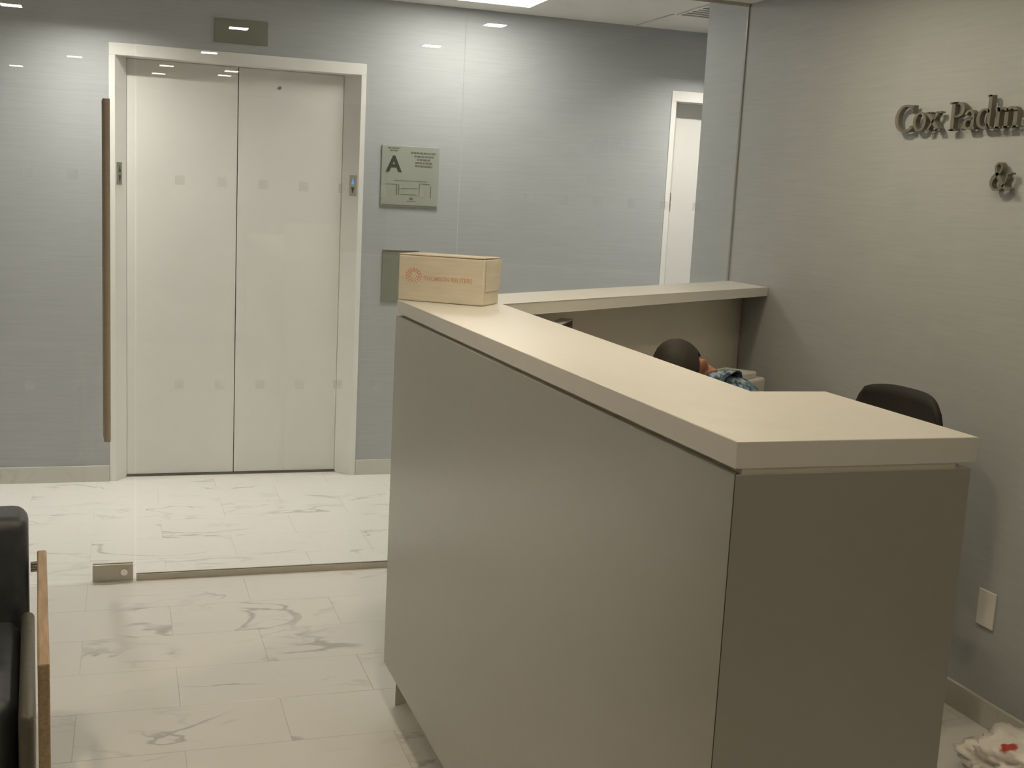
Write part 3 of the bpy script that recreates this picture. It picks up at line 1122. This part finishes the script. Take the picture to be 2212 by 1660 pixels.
pr = thing('desk_printer', 'small white printer on the worktop behind the seated person', 'printer', (2.310, 4.088, 0.7405), math.atan(0.6905))
bm = bmesh.new()
box(bm, (-0.115, -0.085, 0.0), (0.115, 0.085, 0.135), 0.010)
new_obj('body', bm, M['white_plastic'], pr)
bm = bmesh.new()
box(bm, (-0.100, -0.070, 0.1352), (0.060, 0.070, 0.162), 0.006)
new_obj('lid', bm, M['white_plastic'], pr)
new_obj('paper_slot', bbox((-0.08, -0.0868, 0.05), (0.08, -0.0852, 0.062)), M['ink'], pr)


def star_base(t, r=0.27):
    bm = bmesh.new()
    cyl(bm, (0, 0, 0.085), (0, 0, 0.40), 0.027, seg=18)
    new_obj('gas_column', bm, M['black_plastic'], t)
    for k in range(5):
        a = 2 * math.pi * k / 5 + 0.3
        d = Vector((math.cos(a), math.sin(a), 0))
        bm = bmesh.new()
        cyl(bm, d * 0.02 + Vector((0, 0, 0.095)), d * r + Vector((0, 0, 0.070)), 0.026, 0.016, seg=12)
        lg = new_obj('base_leg', bm, M['black_plastic'], t)
        bm = bmesh.new()
        n = Vector((-d.y, d.x, 0))
        c = d * r + Vector((0, 0, 0.028))
        cyl(bm, c - n * 0.022, c + n * 0.022, 0.028, seg=18)
        cyl(bm, c, c + Vector((0, 0, 0.045)), 0.007, seg=10)
        new_obj('caster', bm, M['black_plastic'], lg)


ch = thing('office_chair', 'black office chair with a rounded backrest by the right wall', 'chair', (2.00, 2.90, 0.0), 0.0)
star_base(ch)
bm = bmesh.new()
box(bm, (-0.24, -0.23, 0.40), (0.20, 0.23, 0.47), 0.03)
new_obj('seat', bm, M['black_mesh'], ch, smooth=True)
bm = bmesh.new()
# curved shell: grid over width and height, closed front and back
nu, nv = 22, 16
wid, z0b, z1b = 0.405, 0.56, 1.030
front, back = [], []
for j in range(nv + 1):
    rowf, rowb = [], []
    for i in range(nu + 1):
        u, v = i / nu * 2 - 1, j / nv
        # superellipse outline with rounded upper corners
        vv = v * 2 - 1
        z = z0b + (z1b - z0b) * v
        round_ = (1 - abs(vv) ** 9) ** (1 / 4.0) if abs(vv) < 1 else 0.0
        half = wid / 2 * (0.93 + 0.07 * v) * max(0.80, round_)
        y = u * half
        zz = z - 0.020 * abs(u) ** 4 * max(0, vv)
        x = 0.185 + 0.035 * v - 0.028 * u * u
        rowf.append(bm.verts.new((x - 0.0, y, zz)))
        rowb.append(bm.verts.new((x + 0.022, y, zz)))
    front.append(rowf)
    back.append(rowb)
for j in range(nv):
    for i in range(nu):
        bm.faces.new((front[j][i], front[j + 1][i], front[j + 1][i + 1], front[j][i + 1]))
        bm.faces.new((back[j][i], back[j][i + 1], back[j + 1][i + 1], back[j + 1][i]))
for j in range(nv):
    bm.faces.new((front[j][0], back[j][0], back[j + 1][0], front[j + 1][0]))
    bm.faces.new((front[j][nu], front[j + 1][nu], back[j + 1][nu], back[j][nu]))
for i in range(nu):
    bm.faces.new((front[0][i], front[0][i + 1], back[0][i + 1], back[0][i]))
    bm.faces.new((front[nv][i], back[nv][i], back[nv][i + 1], front[nv][i + 1]))
bmesh.ops.recalc_face_normals(bm, faces=bm.faces[:])
new_obj('backrest', bm, M['black_mesh'], ch, smooth=True)
bm = bmesh.new()
box(bm, (0.12, -0.03, 0.385), (0.235, 0.03, 0.402))
box(bm, (0.215, -0.03, 0.385), (0.235, 0.03, 0.70))
new_obj('back_support', bm, M['black_plastic'], ch)

# ------------------------------------------------------------------ seated person bent over the desk
PF = Vector((-0.82, -0.57, 0)).normalized()      # facing
PL = Vector((-PF.y, PF.x, 0))                    # towards the person's left side
if PL.y > 0:
    PL = -PL
UPV = Vector((0, 0, 1))
SEAT = Vector((2.115, 3.545, 0))
st = thing('stool', 'low black swivel stool under the seated person', 'stool', (SEAT.x, SEAT.y, 0), 0.4)
star_base(st, 0.22)
bm = bmesh.new()
cyl(bm, (0, 0, 0.40), (0, 0, 0.455), 0.17, 0.165, seg=32)
new_obj('seat', bm, M['black_mesh'], st)

HEADC = Vector((1.753, 3.46, 0.994))
fd = (PF * 0.42 + Vector((0, 0, -0.90))).normalized()      # where the face points
hup = (UPV - fd * UPV.dot(fd)).normalized()
hl = PL.copy()
_t = 0.33                                                     # head tilted so that the near ear shows
hl, fd = (hl * math.cos(_t) - fd * math.sin(_t)).normalized(), (fd * math.cos(_t) + hl * math.sin(_t)).normalized()
HR = Matrix((fd, hl, hup)).transposed()                     # local x=face, y=left, z=crown


def hp(x, y, z):
    return HEADC + HR @ Vector((x, y, z))


parts = []        # (a, ra, b, rb, material index)


def capsule(a, ra, b, rb, mi):
    parts.append((Vector(a), ra, Vector(b), rb, mi))


SK, SH, TR, SO = 0, 1, 2, 3
pelvis = SEAT + Vector((0, 0, 0.572))
chest = pelvis + PF * 0.095 + UPV * 0.215
upper = pelvis + PF * 0.222 + UPV * 0.312
neck0 = upper + PF * 0.058 + UPV * 0.050
shL = upper + PL * 0.165 + UPV * -0.005
shR = upper - PL * 0.165 + UPV * -0.005
capsule(pelvis + PL * 0.06, 0.115, pelvis - PL * 0.06, 0.115, TR)
capsule(pelvis + UPV * 0.05, 0.125, chest, 0.135, SH)
capsule(chest + PL * 0.06, 0.115, chest - PL * 0.06, 0.115, SH)
capsule(chest, 0.125, upper, 0.105, SH)
capsule(shL, 0.066, shR, 0.066, SH)
capsule(upper + UPV * 0.03, 0.075, neck0, 0.062, SH)
capsule(neck0, 0.052, hp(-0.03, 0, -0.06), 0.052, SK)
palms = []
for s, shp in ((1, shL), (-1, shR)):
    elb = shp + PF * 0.14 + PL * s * 0.05 - UPV * 0.20
    wr = elb + PF * 0.22 - PL * s * 0.07 + UPV * 0.02
    wr.z = 0.80
    capsule(shp, 0.060, elb, 0.046, SH)
    capsule(elb, 0.045, wr, 0.031, SH)
    palm = wr + PF * 0.07 - UPV * 0.018
    palms.append(palm)
    capsule(wr, 0.028, palm, 0.030, SK)
    capsule(palm + PL * s * 0.022, 0.016, palm - PL * s * 0.022, 0.016, SK)
    for k, ln in enumerate((0.040, 0.047, 0.044, 0.034)):
        rt = palm + PL * s * (0.027 - k * 0.018) * -1 + PF * 0.018
        m1 = rt + PF * ln - UPV * 0.004
        m2 = m1 + PF * ln * 0.6 - UPV * 0.016
        capsule(rt, 0.0095, m1, 0.009, SK)
        capsule(m1, 0.009, m2, 0.0078, SK)
    th0 = palm - PL * s * 0.026 - PF * 0.025
    th1 = th0 - PL * s * 0.026 + PF * 0.028
    capsule(th0, 0.012, th1, 0.010, SK)
    capsule(th1, 0.010, th1 + PF * 0.028 - UPV * 0.006, 0.009, SK)
    hip = pelvis + PL * s * 0.09 - UPV * 0.02
    knee = hip + PF * 0.40 + PL * s * 0.03
    knee.z = 0.50
    ank = knee - PF * 0.02 + PL * s * 0.02
    ank.z = 0.10
    capsule(hip, 0.088, knee, 0.062, TR)
    capsule(knee, 0.060, ank, 0.043, TR)
    heel = ank - PF * 0.03
    heel.z = 0.042
    toe = ank + PF * 0.16
    toe.z = 0.034
    capsule(heel, 0.040, toe, 0.032, SO)


def cap_mesh(bm, a, ra, b, rb):
    d = b - a
    if d.length < 1e-6:
        d = Vector((0, 0, 1e-4))
    ball(bm, a, ra, 2)
    ball(bm, b, rb, 2)
    cyl(bm, a, a + d, ra, rb, seg=18)


bm = bmesh.new()
for (a, ra, b, rb, mi) in parts:
    cap_mesh(bm, a, ra, b, rb)
# head: skull, jaw, nose, brow, ears
ball(bm, hp(0, 0, 0.018), (0.098, 0.076, 0.100), 4, HR)
ball(bm, hp(0.022, 0, -0.055), (0.070, 0.056, 0.066), 3, HR)
ball(bm, hp(0.099, 0, -0.028), (0.020, 0.012, 0.024), 3, HR)
ball(bm, hp(0.082, 0, 0.012), (0.018, 0.050, 0.014), 3, HR)
ball(bm, hp(0.084, 0, -0.074), (0.012, 0.026, 0.008), 3, HR)
ball(bm, hp(0.068, 0, -0.105), (0.022, 0.026, 0.018), 3, HR)
for s in (1, -1):
    ball(bm, hp(-0.010, s * 0.080, -0.012), (0.020, 0.011, 0.033), 3, HR)
    ball(bm, hp(-0.018, s * 0.088, -0.002), (0.012, 0.007, 0.024), 3, HR)
tmp = new_obj('person_shell', bm, None)
md = tmp.modifiers.new('r', 'REMESH')
md.mode = 'VOXEL'
md.voxel_size = 0.0075
md2 = tmp.modifiers.new('s', 'SMOOTH')
md2.factor = 0.5
md2.iterations = 4
dg = bpy.context.evaluated_depsgraph_get()
pme = bpy.data.meshes.new_from_object(tmp.evaluated_get(dg))
bpy.data.objects.remove(tmp)
pme.materials.clear()
for k in ('skin', 'shirt', 'trousers', 'shoe'):
    pme.materials.append(M[k])


def seg_dist(p, a, ra, b, rb):
    d = b - a
    L2 = d.length_squared
    t = 0 if L2 < 1e-9 else max(0, min(1, (p - a).dot(d) / L2))
    return (p - (a + d * t)).length - (ra + (rb - ra) * t)


for p in pme.polygons:
    c = p.center
    if (c - HEADC).length < 0.135 and (c - HEADC).dot(hup) > -0.10:
        p.material_index = SK
    else:
        p.material_index = min(parts, key=lambda q: seg_dist(c, *q[:4]))[4]
    p.use_smooth = True
person = thing('person', 'person with short dark hair in a blue patterned shirt, head bowed at the desk', 'person', (SEAT.x, SEAT.y, 0.0))
for v in pme.vertices:
    v.co -= Vector((SEAT.x, SEAT.y, 0))
pme.name = 'body'
ob = bpy.data.objects.new('body', pme)
C.objects.link(ob)
ob.parent = person
# hair cap: a shell over the skull above the hairline
bm = bmesh.new()
bmesh.ops.create_icosphere(bm, subdivisions=5, radius=1.0)
kill = []
for v in bm.verts:
    x, y, z = v.co
    side = 0.10 - 0.62 * max(0.0, -x)              # lower at the back of the head
    if x > 0.35:
        side = 0.10 + (x - 0.35) * 0.85
    # sideburn notch around the ears
    if abs(y) > 0.8 and -0.35 < x < 0.15:
        side = 0.08
    if z < side:
        kill.append(v)
    nz = noise.noise(v.co * 14) * 0.010
    v.co = Vector((x * (0.1035 + nz * 0.2), y * (0.0835 + nz * 0.2), z * (0.108 + nz * 0.3) + 0.016))
bmesh.ops.delete(bm, geom=kill, context='VERTS')
for v in bm.verts:
    v.co = hp(*v.co) - Vector((SEAT.x, SEAT.y, 0))
hair = new_obj('hair', bm, M['hair'], person, smooth=True)
sm = hair.modifiers.new('thickness', 'SOLIDIFY')
sm.thickness = 0.008
sm.offset = -1
# collar of the shirt
bm = bmesh.new()
cdir = (hp(-0.03, 0, -0.06) - neck0).normalized()
cq = cdir.to_track_quat('Z', 'Y').to_matrix()
n = 28
ra_, rb_ = [], []
for i in range(n):
    a = 2 * math.pi * i / n
    lift_ = 0.010 + 0.012 * math.sin(a * 3)
    ra_.append(bm.verts.new(neck0 + cq @ Vector((0.066 * math.cos(a), 0.066 * math.sin(a), 0.045 + lift_)) - Vector((SEAT.x, SEAT.y, 0))))
    rb_.append(bm.verts.new(neck0 + cq @ Vector((0.088 * math.cos(a), 0.088 * math.sin(a), -0.004)) - Vector((SEAT.x, SEAT.y, 0))))
for i in range(n):
    bm.faces.new((ra_[i], ra_[(i + 1) % n], rb_[(i + 1) % n], rb_[i]))
bmesh.ops.recalc_face_normals(bm, faces=bm.faces[:])
col = new_obj('collar', bm, M['shirt'], person, smooth=True)
sm = col.modifiers.new('thickness', 'SOLIDIFY')
sm.thickness = 0.004
for s in (1, -1):
    bm = bmesh.new()
    ball(bm, hp(0.080, s * 0.032, -0.006) - Vector((SEAT.x, SEAT.y, 0)), 0.012, 2)
    ey = new_obj('eye', bm, M['white_plastic'], person, smooth=True)
    bm = bmesh.new()
    ball(bm, hp(0.0885, s * 0.0325, -0.007) - Vector((SEAT.x, SEAT.y, 0)), 0.0055, 2)
    new_obj('iris', bm, M['hair'], ey, smooth=True)

KB = sum(palms, Vector()) / 2 + PF * 0.055
kb = thing('keyboard', 'black keyboard on the worktop before the monitor', 'keyboard', (KB.x, KB.y, 0.741), math.atan2(PF.y, PF.x) + math.pi / 2)
new_obj('body', bbox((-0.20, -0.06, 0.0), (0.20, 0.06, 0.012), 0.003), M['black_plastic'], kb)
key = bbox((-0.0075, -0.0075, 0.0), (0.0075, 0.0075, 0.005))
kme = bpy.data.meshes.new('key')
key.to_mesh(kme)
key.free()
kme.materials.append(M['black_plastic'])
for r in range(5):
    for c in range(20):
        o = bpy.data.objects.new('key', kme)
        C.objects.link(o)
        o.parent = kb
        o.location = (-0.182 + c * 0.0192, -0.044 + r * 0.022, 0.0121)


# ------------------------------------------------------------------ lounge chair at lower left
lc = thing('lounge_chair', 'dark leather lounge chair with an oak side frame at lower left', 'armchair', (-0.597, 2.672, 0.0), math.radians(3.8))


def rbox(a, b, bev, seg=4):
    bm = bmesh.new()
    box(bm, a, b)
    bmesh.ops.bevel(bm, geom=bm.edges[:], offset=bev, segments=seg, affect='EDGES', profile=0.5)
    return bm


def lp(x, y, z):
    return (x + 0.62, y - 2.70, z)


def sym(xa, xb):
    c = -0.62
    return (2 * c - xb, 2 * c - xa)


WL = sym(-0.226, -0.226)[0]
new_obj('backrest', rbox(lp(WL, 2.965, 0.24), lp(-0.228, 3.125, 0.705), 0.035), M['leather'], lc, smooth=True)
new_obj('seat_cushion', rbox(lp(WL + 0.02, 2.46, 0.26), lp(-0.248, 2.970, 0.455), 0.035), M['leather'], lc, smooth=True)
new_obj('seat_base', rbox(lp(WL + 0.02, 2.42, 0.12), lp(-0.232, 2.98, 0.255), 0.015), M['leather'], lc, smooth=True)
for k in (0, 1):
    xa, xb = (-0.246, -0.216) if k == 0 else sym(-0.246, -0.216)
    new_obj('side_cushion', rbox(lp(xa, 2.34, 0.16), lp(xb, 2.955, 0.475), 0.014), M['leather_side'], lc, smooth=True)
    xa, xb = (-0.209, -0.187) if k == 0 else sym(-0.209, -0.187)
    bm = bmesh.new()
    box(bm, lp(xa, 2.28, 0.57), lp(xb, 3.03, 0.604), 0.004)
    box(bm, lp(xa, 2.99, 0.0), lp(xb, 3.03, 0.571), 0.004)
    box(bm, lp(xa, 2.28, 0.0), lp(xb, 2.32, 0.571), 0.004)
    box(bm, lp(xa, 2.30, 0.12), lp(xb, 3.01, 0.165), 0.004)
    sf = new_obj('side_frame', bm, M['wood'], lc)
    bm = bmesh.new()
    cx = (xa + xb) / 2
    for z in (0.585, 0.572):
        cyl(bm, lp(cx - 0.026, 2.975, z), lp(cx + 0.008, 2.975, z), 0.007, seg=16)
    new_obj('bolt', bm, M['chrome'], sf)

# ------------------------------------------------------------------ crumpled bag on the floor at lower right
bm = bmesh.new()
bmesh.ops.create_icosphere(bm, subdivisions=5, radius=1.0)
for v in bm.verts:
    d = v.co.normalized()
    n1 = noise.noise(d * 2.2 + Vector((3, 1, 7)))
    n2 = abs(noise.noise(d * 5.0 + Vector((1, 9, 2))))
    n3 = abs(noise.noise(d * 11.0 + Vector((5, 4, 1))))
    r = 1.0 + 0.28 * n1 - 0.22 * n2 - 0.12 * n3
    p = Vector((d.x * 0.165 * r, d.y * 0.17 * r, d.z * 0.085 * r + 0.065))
    p.z = max(p.z, 0.001)
    v.co = p
bag = new_obj('plastic_bag', bm, M['bag'], None, smooth=True)
bag.location = (2.365, 2.395, 0.0)
tag(bag, 'crumpled white plastic bag with red print on the floor by the right wall', 'bag')
